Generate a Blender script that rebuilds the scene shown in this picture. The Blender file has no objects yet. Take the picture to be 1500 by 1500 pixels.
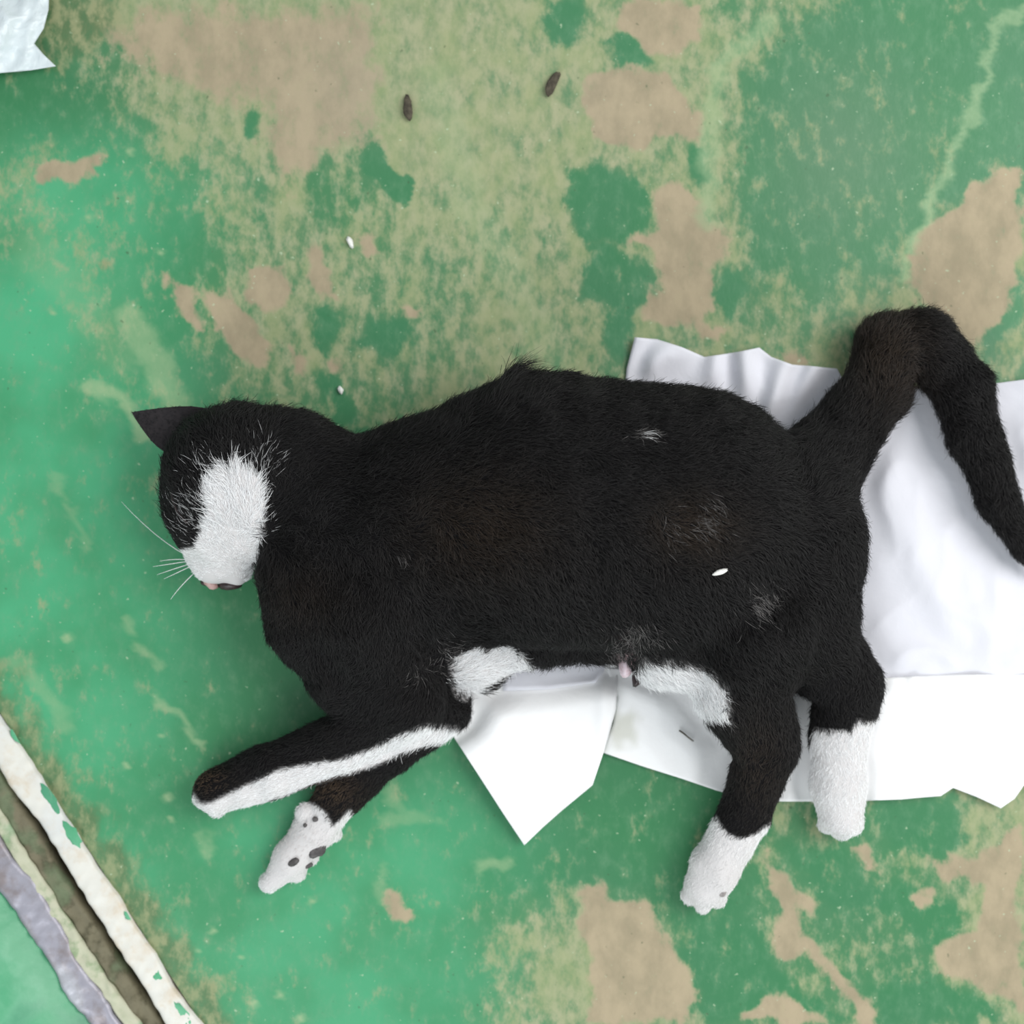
import bpy, math, random
import numpy as np
rng = np.random.default_rng(7)
random.seed(7)
S = 0.0004            # metres per floor unit (one photograph pixel measured on the floor)
HC = 2000.0           # camera height in floor units
# ---------------------------------------------------------------- camera, world, lights, exposure
scn = bpy.context.scene
cam_d = bpy.data.cameras.new('camera')
cam_d.sensor_width = 36; cam_d.lens = 36 * HC / 1500.0
cam_d.clip_start = 0.02; cam_d.clip_end = 20
cam_d.dof.use_dof = True; cam_d.dof.focus_distance = 0.735; cam_d.dof.aperture_fstop = 4.0
cam = bpy.data.objects.new('camera', cam_d)
cam.location = (0, 0, HC * S)
scn.collection.objects.link(cam); scn.camera = cam
world = bpy.data.worlds.new('room_light'); scn.world = world; world.use_nodes = True
wb = world.node_tree.nodes['Background']
wb.inputs[0].default_value = (0.90, 0.97, 1.0, 1); wb.inputs[1].default_value = 0.52
def area(name, loc, target, size, power, col):
    d = bpy.data.lights.new(name, 'AREA'); d.shape = 'RECTANGLE'; d.size = size[0]; d.size_y = size[1]
    d.energy = power; d.color = col
    o = bpy.data.objects.new(name, d); scn.collection.objects.link(o); o.location = loc
    import mathutils
    v = mathutils.Vector(target) - mathutils.Vector(loc)
    o.rotation_euler = v.to_track_quat('-Z', 'Y').to_euler()
area('window_light', (1.25, 0.35, 1.35), (0.05, -0.1, 0), (1.3, 1.3), 27, (1.0, 0.985, 0.96))
area('lower_left_fill', (-0.55, -1.5, 1.1), (0.0, -0.15, 0), (1.0, 0.9), 16, (0.95, 0.99, 1.0))  # unseen soft light added to brighten the lower-left floor
scn.view_settings.view_transform = 'Standard'; scn.view_settings.look = 'None'
scn.view_settings.gamma = 1; scn.view_settings.use_curve_mapping = False
scn.view_settings.exposure = 0.10

# ---------------------------------------------------------------- helpers
def tag(o, label=None, cat=None, group=None, kind=None):
    if label: o['label'] = label
    if cat: o['category'] = cat
    if group: o['group'] = group
    if kind: o['kind'] = kind
    return o
def link(o, parent=None):
    scn.collection.objects.link(o)
    if parent is not None: o.parent = parent
    return o
def empty(name, loc=(0, 0, 0)):
    o = bpy.data.objects.new(name, None); o.location = loc; o.empty_display_size = 0.02
    return link(o)
def mesh_obj(name, V, F, mat, parent=None, smooth=True, offset=None):
    V = np.asarray(V, dtype=np.float64)
    if offset is not None: V = V - np.asarray(offset)
    me = bpy.data.meshes.new(name)
    if isinstance(F, np.ndarray):
        n = F.shape[1]
        me.vertices.add(len(V)); me.vertices.foreach_set('co', V.ravel().astype(np.float32))
        me.loops.add(F.size); me.loops.foreach_set('vertex_index', F.ravel().astype(np.int32))
        me.polygons.add(len(F)); me.polygons.foreach_set('loop_start', np.arange(0, F.size, n, dtype=np.int32))
        me.polygons.foreach_set('loop_total', np.full(len(F), n, dtype=np.int32))
        me.update(calc_edges=True)
    else:
        me.from_pydata([tuple(v) for v in V], [], F); me.update()
    me.validate()
    if smooth: me.polygons.foreach_set('use_smooth', [True] * len(me.polygons))
    if mat: me.materials.append(mat)
    o = bpy.data.objects.new(name, me)
    link(o, parent)
    return o
def q2w(Q):
    Q = np.asarray(Q, dtype=np.float64)
    out = np.empty_like(Q)
    out[..., 0] = (Q[..., 0] - 750) * S; out[..., 1] = -(Q[..., 1] - 750) * S; out[..., 2] = Q[..., 2] * S
    return out
def p2q(px, py, z):        # a photograph point known to stand at height z (floor units) -> plan position
    k = 1 - z / HC
    return 750 + (px - 750) * k, 750 + (py - 750) * k
def P(px, py, z):
    x, y = p2q(px, py, z); return q2w([x, y, z])
def sm(a, b, x):
    t = np.clip((x - a) / (b - a), 0, 1); return t * t * (3 - 2 * t)
class Noise:
    def __init__(s, seed, n=24):
        r = np.random.default_rng(seed)
        s.k = r.normal(size=(n, 3)); s.k /= np.linalg.norm(s.k, axis=1)[:, None]
        s.k *= r.uniform(0.5, 1.6, size=(n, 1)); s.p = r.uniform(0, 6.28, n); s.n = n
    def __call__(s, x, y, z=0.0, scale=100.0):
        out = 0
        for i in range(s.n):
            out = out + np.sin((x * s.k[i, 0] + y * s.k[i, 1] + z * s.k[i, 2]) * 6.28 / scale + s.p[i])
        return out / math.sqrt(s.n / 2)
N1, N2, N3, N4 = Noise(1), Noise(2), Noise(3), Noise(4)
def inpoly(poly, x, y):
    c = np.zeros(np.shape(x), bool); n = len(poly)
    for i in range(n):
        x1, y1 = poly[i]; x2, y2 = poly[(i + 1) % n]
        if y1 == y2: continue
        t = ((y1 > y) != (y2 > y)) & (x < (x2 - x1) * (y - y1) / (y2 - y1) + x1)
        c ^= t
    return c
def polydist(poly, x, y, closed=True):
    d = np.full(np.shape(x), 1e9); n = len(poly)
    for i in range(n if closed else n - 1):
        x1, y1 = poly[i]; x2, y2 = poly[(i + 1) % n]
        dx, dy = x2 - x1, y2 - y1; L = dx * dx + dy * dy + 1e-9
        t = np.clip(((x - x1) * dx + (y - y1) * dy) / L, 0, 1)
        d = np.minimum(d, np.hypot(x - x1 - t * dx, y - y1 - t * dy))
    return d
def sdp(poly, x, y):       # negative inside
    d = polydist(poly, x, y); return np.where(inpoly(poly, x, y), -d, d)
def lin(r, g, b, L=1.0):
    def f(c):
        c /= 255.0
        return (c / 12.92 if c <= 0.04045 else ((c + 0.055) / 1.055) ** 2.4) / L
    return (f(r), f(g), f(b), 1.0)

# ---------------------------------------------------------------- node helpers
def new_mat(name, rough=0.6, spec=0.3):
    m = bpy.data.materials.new(name); m.use_nodes = True
    b = m.node_tree.nodes['Principled BSDF']
    b.inputs['Roughness'].default_value = rough; b.inputs['Specular IOR Level'].default_value = spec
    return m, m.node_tree, b
def nnode(nt, t, **kw):
    n = nt.nodes.new(t)
    for k, v in kw.items():
        if k.startswith('i_'): n.inputs[int(k[2:])].default_value = v
        else: setattr(n, k, v)
    return n
def noise_tex(nt, co, scale, detail=4, rough=0.6, stretch=None, rot=0.0, dist=0.0):
    if stretch:
        mp = nnode(nt, 'ShaderNodeMapping'); mp.inputs['Scale'].default_value = stretch; mp.inputs['Rotation'].default_value = (0, 0, rot)
        nt.links.new(co, mp.inputs[0]); co = mp.outputs[0]
    n = nnode(nt, 'ShaderNodeTexNoise'); n.inputs['Scale'].default_value = scale
    n.inputs['Detail'].default_value = detail; n.inputs['Roughness'].default_value = rough; n.inputs['Distortion'].default_value = dist
    nt.links.new(co, n.inputs['Vector']); return n.outputs[0]
def math_n(nt, op, a, b=None, clamp=False):
    n = nnode(nt, 'ShaderNodeMath', operation=op, use_clamp=clamp)
    for i, v in enumerate((a, b)):
        if v is None: continue
        if isinstance(v, (int, float)): n.inputs[i].default_value = v
        else: nt.links.new(v, n.inputs[i])
    return n.outputs[0]
def ramp01(nt, v, a, b):
    n = nnode(nt, 'ShaderNodeMapRange', interpolation_type='SMOOTHSTEP')
    n.inputs['From Min'].default_value = a; n.inputs['From Max'].default_value = b
    nt.links.new(v, n.inputs[0]); return n.outputs[0]
def mixc(nt, f, a, b):
    n = nnode(nt, 'ShaderNodeMix', data_type='RGBA')
    for s, v in ((n.inputs[0], f), (n.inputs[6], a), (n.inputs[7], b)):
        if isinstance(v, (int, float)): s.default_value = v
        elif isinstance(v, tuple): s.default_value = v
        else: nt.links.new(v, s)
    return n.outputs[2]
def bump(nt, b, h, strength, dist):
    n = nnode(nt, 'ShaderNodeBump'); n.inputs['Strength'].default_value = strength; n.inputs['Distance'].default_value = dist
    nt.links.new(h, n.inputs['Height']); nt.links.new(n.outputs[0], b.inputs['Normal'])
def objco(nt): return nnode(nt, 'ShaderNodeTexCoord').outputs['Object']

# ---------------------------------------------------------------- the floor
UX, UY = 0.544, 0.839      # along the metal strip
NX, NY = -0.839, 0.544     # away from the floor, across the strip
def ud2q(u, d): return u * UX + d * NX, 1045 + u * UY + d * NY

GRID = [  # share of bare or dirty concrete, cells of 100 units
 [.30,.55,.97,1.0,1.0,1.0,.95,.80,.62,.90,.62,.50,.18,.12,.20],
 [.02,.30,.80,.97,.98,1.0,.95,.85,.92,.92,.70,.22,.30,.18,.18],
 [.45,.10,.38,.62,.72,.72,.95,.88,.88,.62,.66,.25,.38,.25,.28],
 [.38,.35,.10,.50,.62,.60,.70,.62,.74,.62,.66,.16,.20,.45,.85],
 [.04,.38,.12,.72,.74,.52,.48,.80,.62,.66,.55,.45,.52,.86,.66],
 [.04,.32,.22,.40,.66,.50,.60,.72,.60,.55,.72,.62,.60,.80,.50],
 [.06,.10,.20,.30,.40,.40,.50,.50,.50,.50,.50,.50,.50,.70,.50],
 [.20,.10,.10,.10,.10,.10,.2,.2,.2,.2,.2,.2,.2,.5,.5],
 [.12,.08,.06,.06,.06,.1,.1,.1,.1,.1,.1,.1,.1,.4,.5],
 [.15,.08,.08,.05,.05,.05,.1,.1,.1,.1,.1,.1,.1,.3,.5],
 [.20,.20,.10,.05,.05,.05,.05,.05,.1,.1,.2,.2,.2,.3,.5],
 [.20,.18,.12,.10,.05,.14,.05,.05,.12,.12,.2,.55,.3,.35,.72],
 [.20,.10,.10,.10,.10,.18,.10,.10,.14,.18,.10,.40,.30,.42,.72],
 [.10,.10,.30,.10,.08,.24,.12,.52,.72,.30,.12,.42,.32,.50,.86],
 [.10,.10,.30,.28,.08,.06,.06,.55,.80,.74,.45,.55,.40,.22,.70]]
GREEN = [ # islands of sound green paint
 ([(525,190),(545,188),(572,238),(607,276),(592,308),(562,284),(530,250),(518,218)],.0,6),
 ([(350,160),(378,158),(385,205),(352,210)],.2,14),
 ([(430,228),(520,236),(560,262),(540,330),(480,345),(440,310)],.42,26),
 [(456,448),(480,444),(498,470),(492,508),(468,520),(458,490)],
 [(462,540),(500,556),(520,600),(545,640),(480,620)],
 [(540,468),(606,466),(610,500),(560,525),(534,505)],
 [(825,255),(870,238),(940,262),(956,300),(945,352),(860,362),(828,320)],
 [(860,362),(930,370),(966,410),(950,430),(928,470),(925,525),(895,525),(885,450),(850,430)],
 [(1048,400),(1075,390),(1096,420),(1094,452),(1060,470),(1042,440)],
 [(1005,212),(1035,215),(1040,270),(1015,275)],
 [(800,0),(855,0),(850,60),(815,70),(790,30)],
 [(885,60),(950,40),(955,90),(915,110)],
 ([(1100,110),(1180,40),(1300,20),(1440,20),(1430,110),(1400,180),(1350,330),(1310,400),(1180,420),(1110,400),(1090,330),(1080,220)],.22,30),
 [(1400,60),(1500,70),(1500,240),(1440,270),(1370,300),(1400,180)],
 [(1460,410),(1500,380),(1500,470),(1440,520),(1420,500)],
 [(900,1180),(1010,1190),(1000,1310),(960,1330),(930,1290),(880,1260)],
 [(1150,1240),(1240,1240),(1260,1300),(1330,1290),(1420,1330),(1410,1400),(1360,1390),(1300,1340),(1210,1330)],
 [(1270,1170),(1395,1170),(1420,1230),(1400,1260),(1300,1250)],
 [(1020,1350),(1110,1350),(1140,1420),(1240,1500),(1030,1500),(1000,1400)],
 [(1280,1440),(1370,1430),(1450,1470),(1470,1500),(1290,1500)],
 [(655,1100),(880,1110),(900,1180),(940,1290),(880,1290),(800,1300),(700,1320),(640,1250)]]
BARE = [  # pinkish bare concrete
 [(985,262),(1012,275),(1036,312),(1076,342),(1062,382),(1040,400),(1046,450),(1020,482),(948,470),(944,440),(966,410),(960,370),(912,352),(960,336),(955,290)],
 [(1020,470),(1062,478),(1050,500),(1020,498)], [(1140,520),(1180,505),(1190,540),(1160,545)],
 [(362,390),(410,385),(432,410),(428,450),(390,458),(360,430)],
 [(240,405),(270,408),(292,450),(300,485),(262,470),(246,440)],
 [(300,430),(340,432),(372,470),(400,500),(398,540),(350,530),(318,490)],
 [(444,362),(480,366),(492,440),(470,438),(448,410)],
 [(424,500),(448,520),(455,562),(428,555)], [(464,525),(498,520),(505,542),(485,554)],
 [(515,346),(555,342),(552,372),(530,376)], [(585,442),(618,440),(618,462),(588,465)],
 [(130,85),(150,30),(260,0),(420,0),(560,0),(560,200),(500,230),(430,270),(390,250),(380,160),(345,170),(300,150),(220,120),(180,100)],
 [(845,130),(905,92),(980,110),(1010,150),(1035,170),(1030,210),(960,205),(930,220),(870,205)],
 [(900,0),(1030,0),(1025,60),(980,90),(945,70),(900,40)],
 [(1325,420),(1352,325),(1400,300),(1440,250),(1500,240),(1500,385),(1472,470),(1425,505),(1385,480)],
 [(1120,1242),(1140,1270),(1160,1300),(1200,1320),(1198,1340),(1172,1335),(1190,1380),(1215,1410),(1250,1440),(1272,1462),(1284,1500),(1262,1500),(1240,1470),(1205,1430),(1180,1402),(1140,1410),(1130,1380),(1128,1355),(1145,1335),(1122,1300)],
 [(1245,1235),(1272,1235),(1290,1280),(1262,1285)], [(1340,1310),(1366,1300),(1368,1330),(1345,1338)],
 [(1355,1260),(1440,1250),(1500,1200),(1500,1480),(1440,1450),(1375,1420),(1372,1385),(1430,1360),(1440,1300),(1380,1290)],
 [(850,1290),(880,1290),(900,1320),(950,1325),(970,1370),(1000,1400),(1024,1470),(1010,1500),(860,1500),(870,1420),(850,1360)],
 [(1090,1480),(1130,1455),(1180,1470),(1205,1500),(1085,1500)],
 [(556,1308),(576,1312),(602,1330),(600,1350),(570,1346)],
 [(40,240),(90,232),(150,230),(150,262),(100,265),(60,268)]]
PALE = [  # thin pale streaks where paint wore to a film: (polyline, half width, strength)
 ([(1500,15),(1460,35),(1448,90),(1430,150),(1395,225),(1365,290),(1340,360),(1322,410)],7,.62),
 ([(1130,30),(1060,95),(1042,160),(1040,250),(1035,320)],14,.5),
 ([(130,565),(170,580),(200,610),(215,640)],9,.8),
 ([(190,470),(230,540),(262,595)],20,.65),
 ([(100,1065),(60,1010),(20,960)],10,.4),
 ([(225,1020),(270,1060),(290,1085)],6,.6), ([(205,950),(235,970)],7,.5), ([(185,905),(200,930)],6,.5),
 ([(290,1225),(310,1250)],8,.45), ([(568,1200),(630,1200)],10,.4), ([(570,1150),(590,1200)],8,.35),
 ([(560,1270),(558,1310)],8,.35), ([(705,1270),(735,1262)],9,.6), ([(1160,540),(1210,545)],10,.4),
 ([(75,700),(110,760),(125,800)],5,.35), ([(50,370),(120,440),(180,520)],30,.22),
 ([(640,120),(690,300),(760,420),(820,560)],26,.2)]
SPOTS = [(77,457,5),(235,1080,4),(98,935,9),(185,1122,6),(245,1168,8),(312,1364,6),(215,1420,9),(372,1470,7),(410,1458,7),(440,1492,8),(290,1392,5),(355,1402,4),(250,1200,5),(130,318,6),(190,222,7),(235,370,6),(455,1320,5)]
def floor_masks(x, y):
    wx = x + 7 * N1(x, y, 0, 46) + 3 * N2(x, y, 0, 17); wy = y + 7 * N3(x, y, 0, 46) + 3 * N4(x, y, 0, 17)
    G = np.array(GRID); gx = np.clip((wx - 50) / 100, 0, 13.999); gy = np.clip((wy - 50) / 100, 0, 13.999)
    i = gx.astype(int); j = gy.astype(int); fx = gx - i; fy = gy - j
    w = (G[j, i] * (1 - fx) + G[j, i + 1] * fx) * (1 - fy) + (G[j + 1, i] * (1 - fx) + G[j + 1, i + 1] * fx) * fy
    c = np.zeros_like(w); film = np.zeros_like(w)
    vx = x + (wx - x) * .55; vy = y + (wy - y) * .55
    for p in GREEN:
        p, tgt, fe = p if isinstance(p, tuple) else (p, .12, 13)
        k = 1 - sm(-fe, fe * .8, sdp(p, vx, vy)); w = w * (1 - k) + k * np.minimum(w, tgt)
    for p in BARE:
        big = max(q[0] for q in p) - min(q[0] for q in p) > 250
        k = 1 - (sm(-46, 30, sdp(p, wx, wy)) if big else sm(-13, 10, sdp(p, vx, vy))); c = np.maximum(c, k * (.82 if big else .95)); w = np.maximum(w, k * 0.9)
    for pl, hw, s in PALE:
        film = np.maximum(film, s * (1 - sm(hw * .4, hw * 1.5, polydist(pl, vx, vy, False))))
    for sx, sy, r in SPOTS:
        film = np.maximum(film, .9 * (1 - sm(r * .4, r * 1.2, np.hypot(x - sx, y - sy))))
    d = (x * NX + (y - 1045) * NY); grime = sm(-68, -14, d + 9 * N1(x, y, 0, 60)) * .85
    grime = np.maximum(grime, .8 * (1 - sm(20, 95, np.hypot((x - 105) * .9, y - 25) + 8 * N2(x, y, 0, 50))))
    grime = np.maximum(grime, .6 * (1 - sm(3, 14, np.hypot(x - 153, y - 387))))
    paint_glare = (1 - sm(60, 420, x + .25 * (y - 400) * (y < 400))) * sm(120, 300, y) + .0  # left side: brighter green paint with window glare painted into it
    paint_glare = np.maximum(paint_glare, .75 * sm(1050, 1250, y) * (1 - sm(560, 900, x)))  # lower left: glossy reflection put into the colour as brighter green
    grey = np.clip(.5 * np.exp(-(((x - 1230) / 110) ** 2 + ((y - 220) / 130) ** 2)) + .45 * np.exp(-(((x - 640) / 200) ** 2 + ((y - 130) / 120) ** 2)), 0, 1)
    return w, c, grime, film, paint_glare, grey
def axis(lo, hi, step, far):
    a = np.arange(lo, hi + step, step)
    return np.concatenate([[lo - far, lo - far * .4, lo - far * .12], a, [hi + far * .12, hi + far * .4, hi + far]])
ua = axis(-960, 1290, 6, 1800)
da = np.concatenate([[-4200, -3000, -2300], np.arange(-1860, 0.1, 6)])
UU, DD = np.meshgrid(ua, da, indexing='ij')
fx_, fy_ = ud2q(UU, DD)
fz_ = 0.25 * N1(fx_, fy_, 0, 160) * (DD < -8) - .5
fz_ = np.minimum(fz_, 0)
nu, nd = UU.shape
idx = np.arange(nu * nd).reshape(nu, nd)
FQ = np.stack([idx[:-1, :-1], idx[1:, :-1], idx[1:, 1:], idx[:-1, 1:]], -1).reshape(-1, 4)
w, c, grime, film, paint_glare, grey = floor_masks(fx_.ravel(), fy_.ravel())

m_floor, nt, b = new_mat('worn_green_painted_concrete', 0.5, 0.35)
co = objco(nt)
a1 = nnode(nt, 'ShaderNodeAttribute', attribute_name='wear'); a2 = nnode(nt, 'ShaderNodeAttribute', attribute_name='tone')
s1 = nnode(nt, 'ShaderNodeSeparateColor'); nt.links.new(a1.outputs['Color'], s1.inputs[0])
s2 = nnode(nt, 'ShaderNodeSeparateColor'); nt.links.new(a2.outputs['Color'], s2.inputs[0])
W_, C_, G_ = s1.outputs; FI_, GL_, GY_ = s2.outputs
n_big = noise_tex(nt, co, 55, 5, .62, (1, .62, 1), 0.25)
n_mid = noise_tex(nt, co, 130, 6, .65, (1, .6, 1), 0.25)
n_fine = noise_tex(nt, co, 520, 4, .6, (1, .5, 1), .2)
n_low = noise_tex(nt, co, 14, 3, .5)
mott = math_n(nt, 'ADD', math_n(nt, 'MULTIPLY', math_n(nt, 'SUBTRACT', n_big, .5), 1.3), math_n(nt, 'MULTIPLY', math_n(nt, 'SUBTRACT', n_mid, .5), 1.5))
mott = math_n(nt, 'ADD', mott, math_n(nt, 'MULTIPLY', math_n(nt, 'SUBTRACT', n_fine, .5), .45))
wear = ramp01(nt, math_n(nt, 'ADD', W_, mott), .22, .80)
wear = math_n(nt, 'ADD', math_n(nt, 'MULTIPLY', wear, .72), math_n(nt, 'MULTIPLY', ramp01(nt, W_, .05, .95), .28))
cc = ramp01(nt, math_n(nt, 'ADD', C_, math_n(nt, 'MULTIPLY', mott, .7)), .22, .85)
LF = 1.20
green = mixc(nt, GL_, lin(66, 132, 90, LF), lin(84, 184, 134, LF))  # second green also carries the painted-in glare
green = mixc(nt, math_n(nt, 'MULTIPLY', ramp01(nt, n_low, .35, .68), .55), green, lin(58, 134, 84, LF))
green = mixc(nt, math_n(nt, 'MULTIPLY', ramp01(nt, n_mid, .42, .75), .30), green, lin(126, 170, 134, LF))
green = mixc(nt, math_n(nt, 'MULTIPLY', GY_, .8), green, lin(112, 142, 114, LF))
tan = mixc(nt, ramp01(nt, n_mid, .32, .68), lin(142, 158, 118, LF), lin(184, 182, 146, LF))
tan = mixc(nt, math_n(nt, 'MULTIPLY', ramp01(nt, n_big, .35, .7), .4), tan, lin(168, 178, 122, LF))
bare = mixc(nt, ramp01(nt, n_big, .3, .7), lin(164, 150, 124, LF), lin(190, 172, 144, LF))
bare = mixc(nt, math_n(nt, 'MULTIPLY', GY_, .7), bare, lin(160, 154, 140, LF))
col = mixc(nt, math_n(nt, 'MULTIPLY', wear, .88), green, tan)
col = mixc(nt, math_n(nt, 'MULTIPLY', cc, .92), col, bare)
col = mixc(nt, math_n(nt, 'MULTIPLY', FI_, math_n(nt, 'ADD', math_n(nt, 'MULTIPLY', n_mid, .8), .45), True), col, lin(164, 192, 146, LF))
grim_c = mixc(nt, ramp01(nt, n_mid, .4, .62), lin(98, 122, 82, LF), lin(156, 160, 118, LF))
col = mixc(nt, math_n(nt, 'MULTIPLY', ramp01(nt, math_n(nt, 'ADD', G_, math_n(nt, 'MULTIPLY', mott, .6)), .05, .9), .85), col, grim_c)
n_speck = noise_tex(nt, co, 300, 2, .5)
col = mixc(nt, math_n(nt, 'MULTIPLY', ramp01(nt, n_speck, .70, .76), .55), col, lin(200, 220, 185, LF))
n_sp2 = noise_tex(nt, co, 240, 2, .5, (1, 1, 1), 1.3)
col = mixc(nt, math_n(nt, 'MULTIPLY', ramp01(nt, n_sp2, .71, .78), .5), col, lin(70, 92, 62, LF))
nt.links.new(col, b.inputs['Base Color'])
hh = math_n(nt, 'ADD', math_n(nt, 'MULTIPLY', wear, -.5), math_n(nt, 'MULTIPLY', n_fine, .5))
bump(nt, b, hh, .35, .0006)
rg = math_n(nt, 'ADD', math_n(nt, 'MULTIPLY', wear, .3), .42); nt.links.new(rg, b.inputs['Roughness'])

floor = mesh_obj('floor', q2w(np.stack([fx_.ravel(), fy_.ravel(), fz_.ravel()], -1)), FQ[:, ::-1].copy(), m_floor)
tag(floor, 'green painted concrete floor worn through to tan and grey patches', kind='structure')
def fcol(me, name, arrs):
    at = me.color_attributes.new(name, 'FLOAT_COLOR', 'POINT')
    at.data.foreach_set('color', np.stack(list(arrs) + [np.ones_like(arrs[0])], -1).astype(np.float32).ravel())
fcol(floor.data, 'wear', (w, c, grime)); fcol(floor.data, 'tone', (film, paint_glare, grey))
if floor.data.polygons[0].normal.z < 0: floor.data.flip_normals()

# ---------------------------------------------------------------- the groove along the floor's edge
def strip(name, d0, d1, z_top, depth, mat, parent=None, seed=1, wob=1.5, rough=.4, u0=-2600, u1=2600, crown=0.0):
    r = Noise(seed, 16)
    u = np.concatenate([[u0, -1400], np.arange(-900, 900, 5), [1400, u1]])
    nc = 9
    t = np.linspace(0, 1, nc)
    V = []; F = []
    dd0 = d0 + wob * r(u, 0, 0, 130) + wob * .22 * r(u, 9, 0, 26); dd1 = d1 + wob * r(u, 50, 0, 140) + wob * .22 * r(u, 90, 0, 26)
    for k, uu in enumerate(u):
        for tt in t:
            d = dd0[k] + (dd1[k] - dd0[k]) * tt
            e = min(tt, 1 - tt) * (d1 - d0)
            z = z_top + crown * math.sin(math.pi * tt) + rough * float(r(uu, d, 0, 22)) - 1.6 * max(0, 1 - e / 3.5) ** 2
            x, y = ud2q(uu, d); V.append((x, y, z))
        for tt in (1, 0):
            d = dd0[k] + (dd1[k] - dd0[k]) * tt
            x, y = ud2q(uu, d); V.append((x, y, z_top - depth))
    n = nc + 2
    for k in range(len(u) - 1):
        for j in range(n):
            a = k * n + j; b_ = k * n + (j + 1) % n
            F.append((a, b_, b_ + n, a + n))
    F.append(tuple(range(n))); F.append(tuple(range((len(u) - 1) * n, len(u) * n))[::-1])
    o = mesh_obj(name, q2w(V), F, mat, parent)
    import bmesh
    bm = bmesh.new(); bm.from_mesh(o.data); bmesh.ops.recalc_face_normals(bm, faces=bm.faces); bm.to_mesh(o.data); bm.free()
    return o
def chip_mat(name, base, other, third, lo, hi, rough=.45, scale=60, metal=0):
    m, nt, b = new_mat(name, rough, .4)
    co = objco(nt)
    n1 = noise_tex(nt, co, scale, 5, .55, (1, 1, 1), 0); n2 = noise_tex(nt, co, scale * 4, 4, .6); n3 = noise_tex(nt, co, scale * .5, 3, .5)
    c1 = mixc(nt, ramp01(nt, n1, lo, hi), base, other)
    c1 = mixc(nt, math_n(nt, 'MULTIPLY', ramp01(nt, n3, .5, .62), .8), c1, third)
    c1 = mixc(nt, math_n(nt, 'MULTIPLY', ramp01(nt, n2, .45, .7), .25), c1, other)
    nt.links.new(c1, b.inputs['Base Color']); b.inputs['Metallic'].default_value = metal
    bump(nt, b, math_n(nt, 'ADD', n1, math_n(nt, 'MULTIPLY', n2, .5)), .4, .0008)
    return m
m_white = chip_mat('chipped_white_paint', lin(222, 220, 212), lin(206, 188, 162), lin(214, 216, 214), .42, .72, .4, 40)
m_olive = chip_mat('grimy_mortar', lin(126, 120, 98, LF), lin(84, 80, 60, LF), lin(120, 134, 104, LF), .45, .62, .9, 70)
m_dark = chip_mat('black_dirt', lin(70, 62, 40), lin(40, 35, 24), lin(84, 78, 56), .45, .6, .95, 60)
m_cream = chip_mat('flaking_cream_paint', lin(206, 206, 180, LF), lin(150, 170, 130, LF), lin(150, 190, 155, LF), .48, .62, .6, 45)
m_metal = chip_mat('scraped_galvanised_metal', lin(176, 174, 186, LF), lin(150, 140, 142, LF), lin(204, 206, 214, LF), .45, .65, .42, 45, .25)
m_green = chip_mat('green_gloss_paint', lin(96, 182, 136, LF), lin(124, 196, 156, LF), lin(84, 160, 124, LF), .45, .7, .35, 30)
def chip(d, u, wu, wd, seed, z):           # a remnant of green paint on the white strip
    r = np.random.default_rng(seed); V = []; n = 14
    for ring, s in ((0, 1.0), (1, .8), (2, .4)):
        for k in range(n):
            a = 6.283 * k / n; q = s * (1 + .22 * r.normal() * (ring < 2))
            x, y = ud2q(u + wu * q * math.cos(a), d + wd * q * math.sin(a)); V.append((x, y, z + (0, .9, 1.0)[ring]))
    F = []
    for ring in range(2):
        for k in range(n): F.append((ring * n + k, ring * n + (k + 1) % n, (ring + 1) * n + (k + 1) % n, (ring + 1) * n + k))
    F.append(tuple(range(2 * n, 3 * n)))
    o = mesh_obj('paint_chip', q2w(V), F, m_green, t1)
    return o
t1 = strip('trim_1', 1, 40, 6, 60, m_white, seed=11, wob=2.2, crown=2.5)
tag(t1, 'white painted metal edge strip with green paint chips beside the dark groove', kind='structure')
for (px, py, wu, wd, sd) in ((76, 1168, 24, 7, 1), (108, 1222, 22, 9, 2), (232, 1428, 9, 6, 3), (268, 1482, 22, 7, 4), (24, 1078, 12, 3, 5), (188, 1340, 7, 3, 8)):
    rx, ry = px, py - 1045
    chip(rx * NX + ry * NY, rx * UX + ry * UY, wu, wd, sd, 7.4)
t2 = strip('trim_2', 40, 120, -34, 20, m_dark, seed=12, wob=0, rough=2.0)
tag(t2, 'black dirt at the bottom of the groove', kind='structure')
t3 = strip('trim_3', 53, 81, -3, 45, m_olive, seed=13, wob=2.0, rough=1.3)
tag(t3, 'grimy olive mortar band beside the dark groove', kind='structure')
fa = strip('trim_4', -10, 0.5, -3, 60, m_olive, seed=15, wob=0.3, rough=.2)
tag(fa, 'dirty concrete edge under the white strip', kind='structure')
cx, cy = ud2q(300, 300)
cover = empty('cover_plate', tuple(q2w([cx, cy, 0])))
tag(cover, 'green painted cover plate with cream and bare grey metal edge in the bottom left corner', 'cover plate')
def reparent(o):
    o.parent = cover; o.matrix_parent_inverse.identity()
    o.data.transform(__import__('mathutils').Matrix.Translation(-cover.location)); return o
reparent(strip('painted_lip', 79, 100, 1, 30, m_cream, seed=21, wob=2.5, rough=.8))
reparent(strip('metal_edge', 98, 140, 2.5, 30, m_metal, seed=22, wob=3.0, rough=.6, crown=2.0))
reparent(strip('panel', 134, 1400, 0, 30, m_green, seed=23, wob=1.0, rough=.3))

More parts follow.
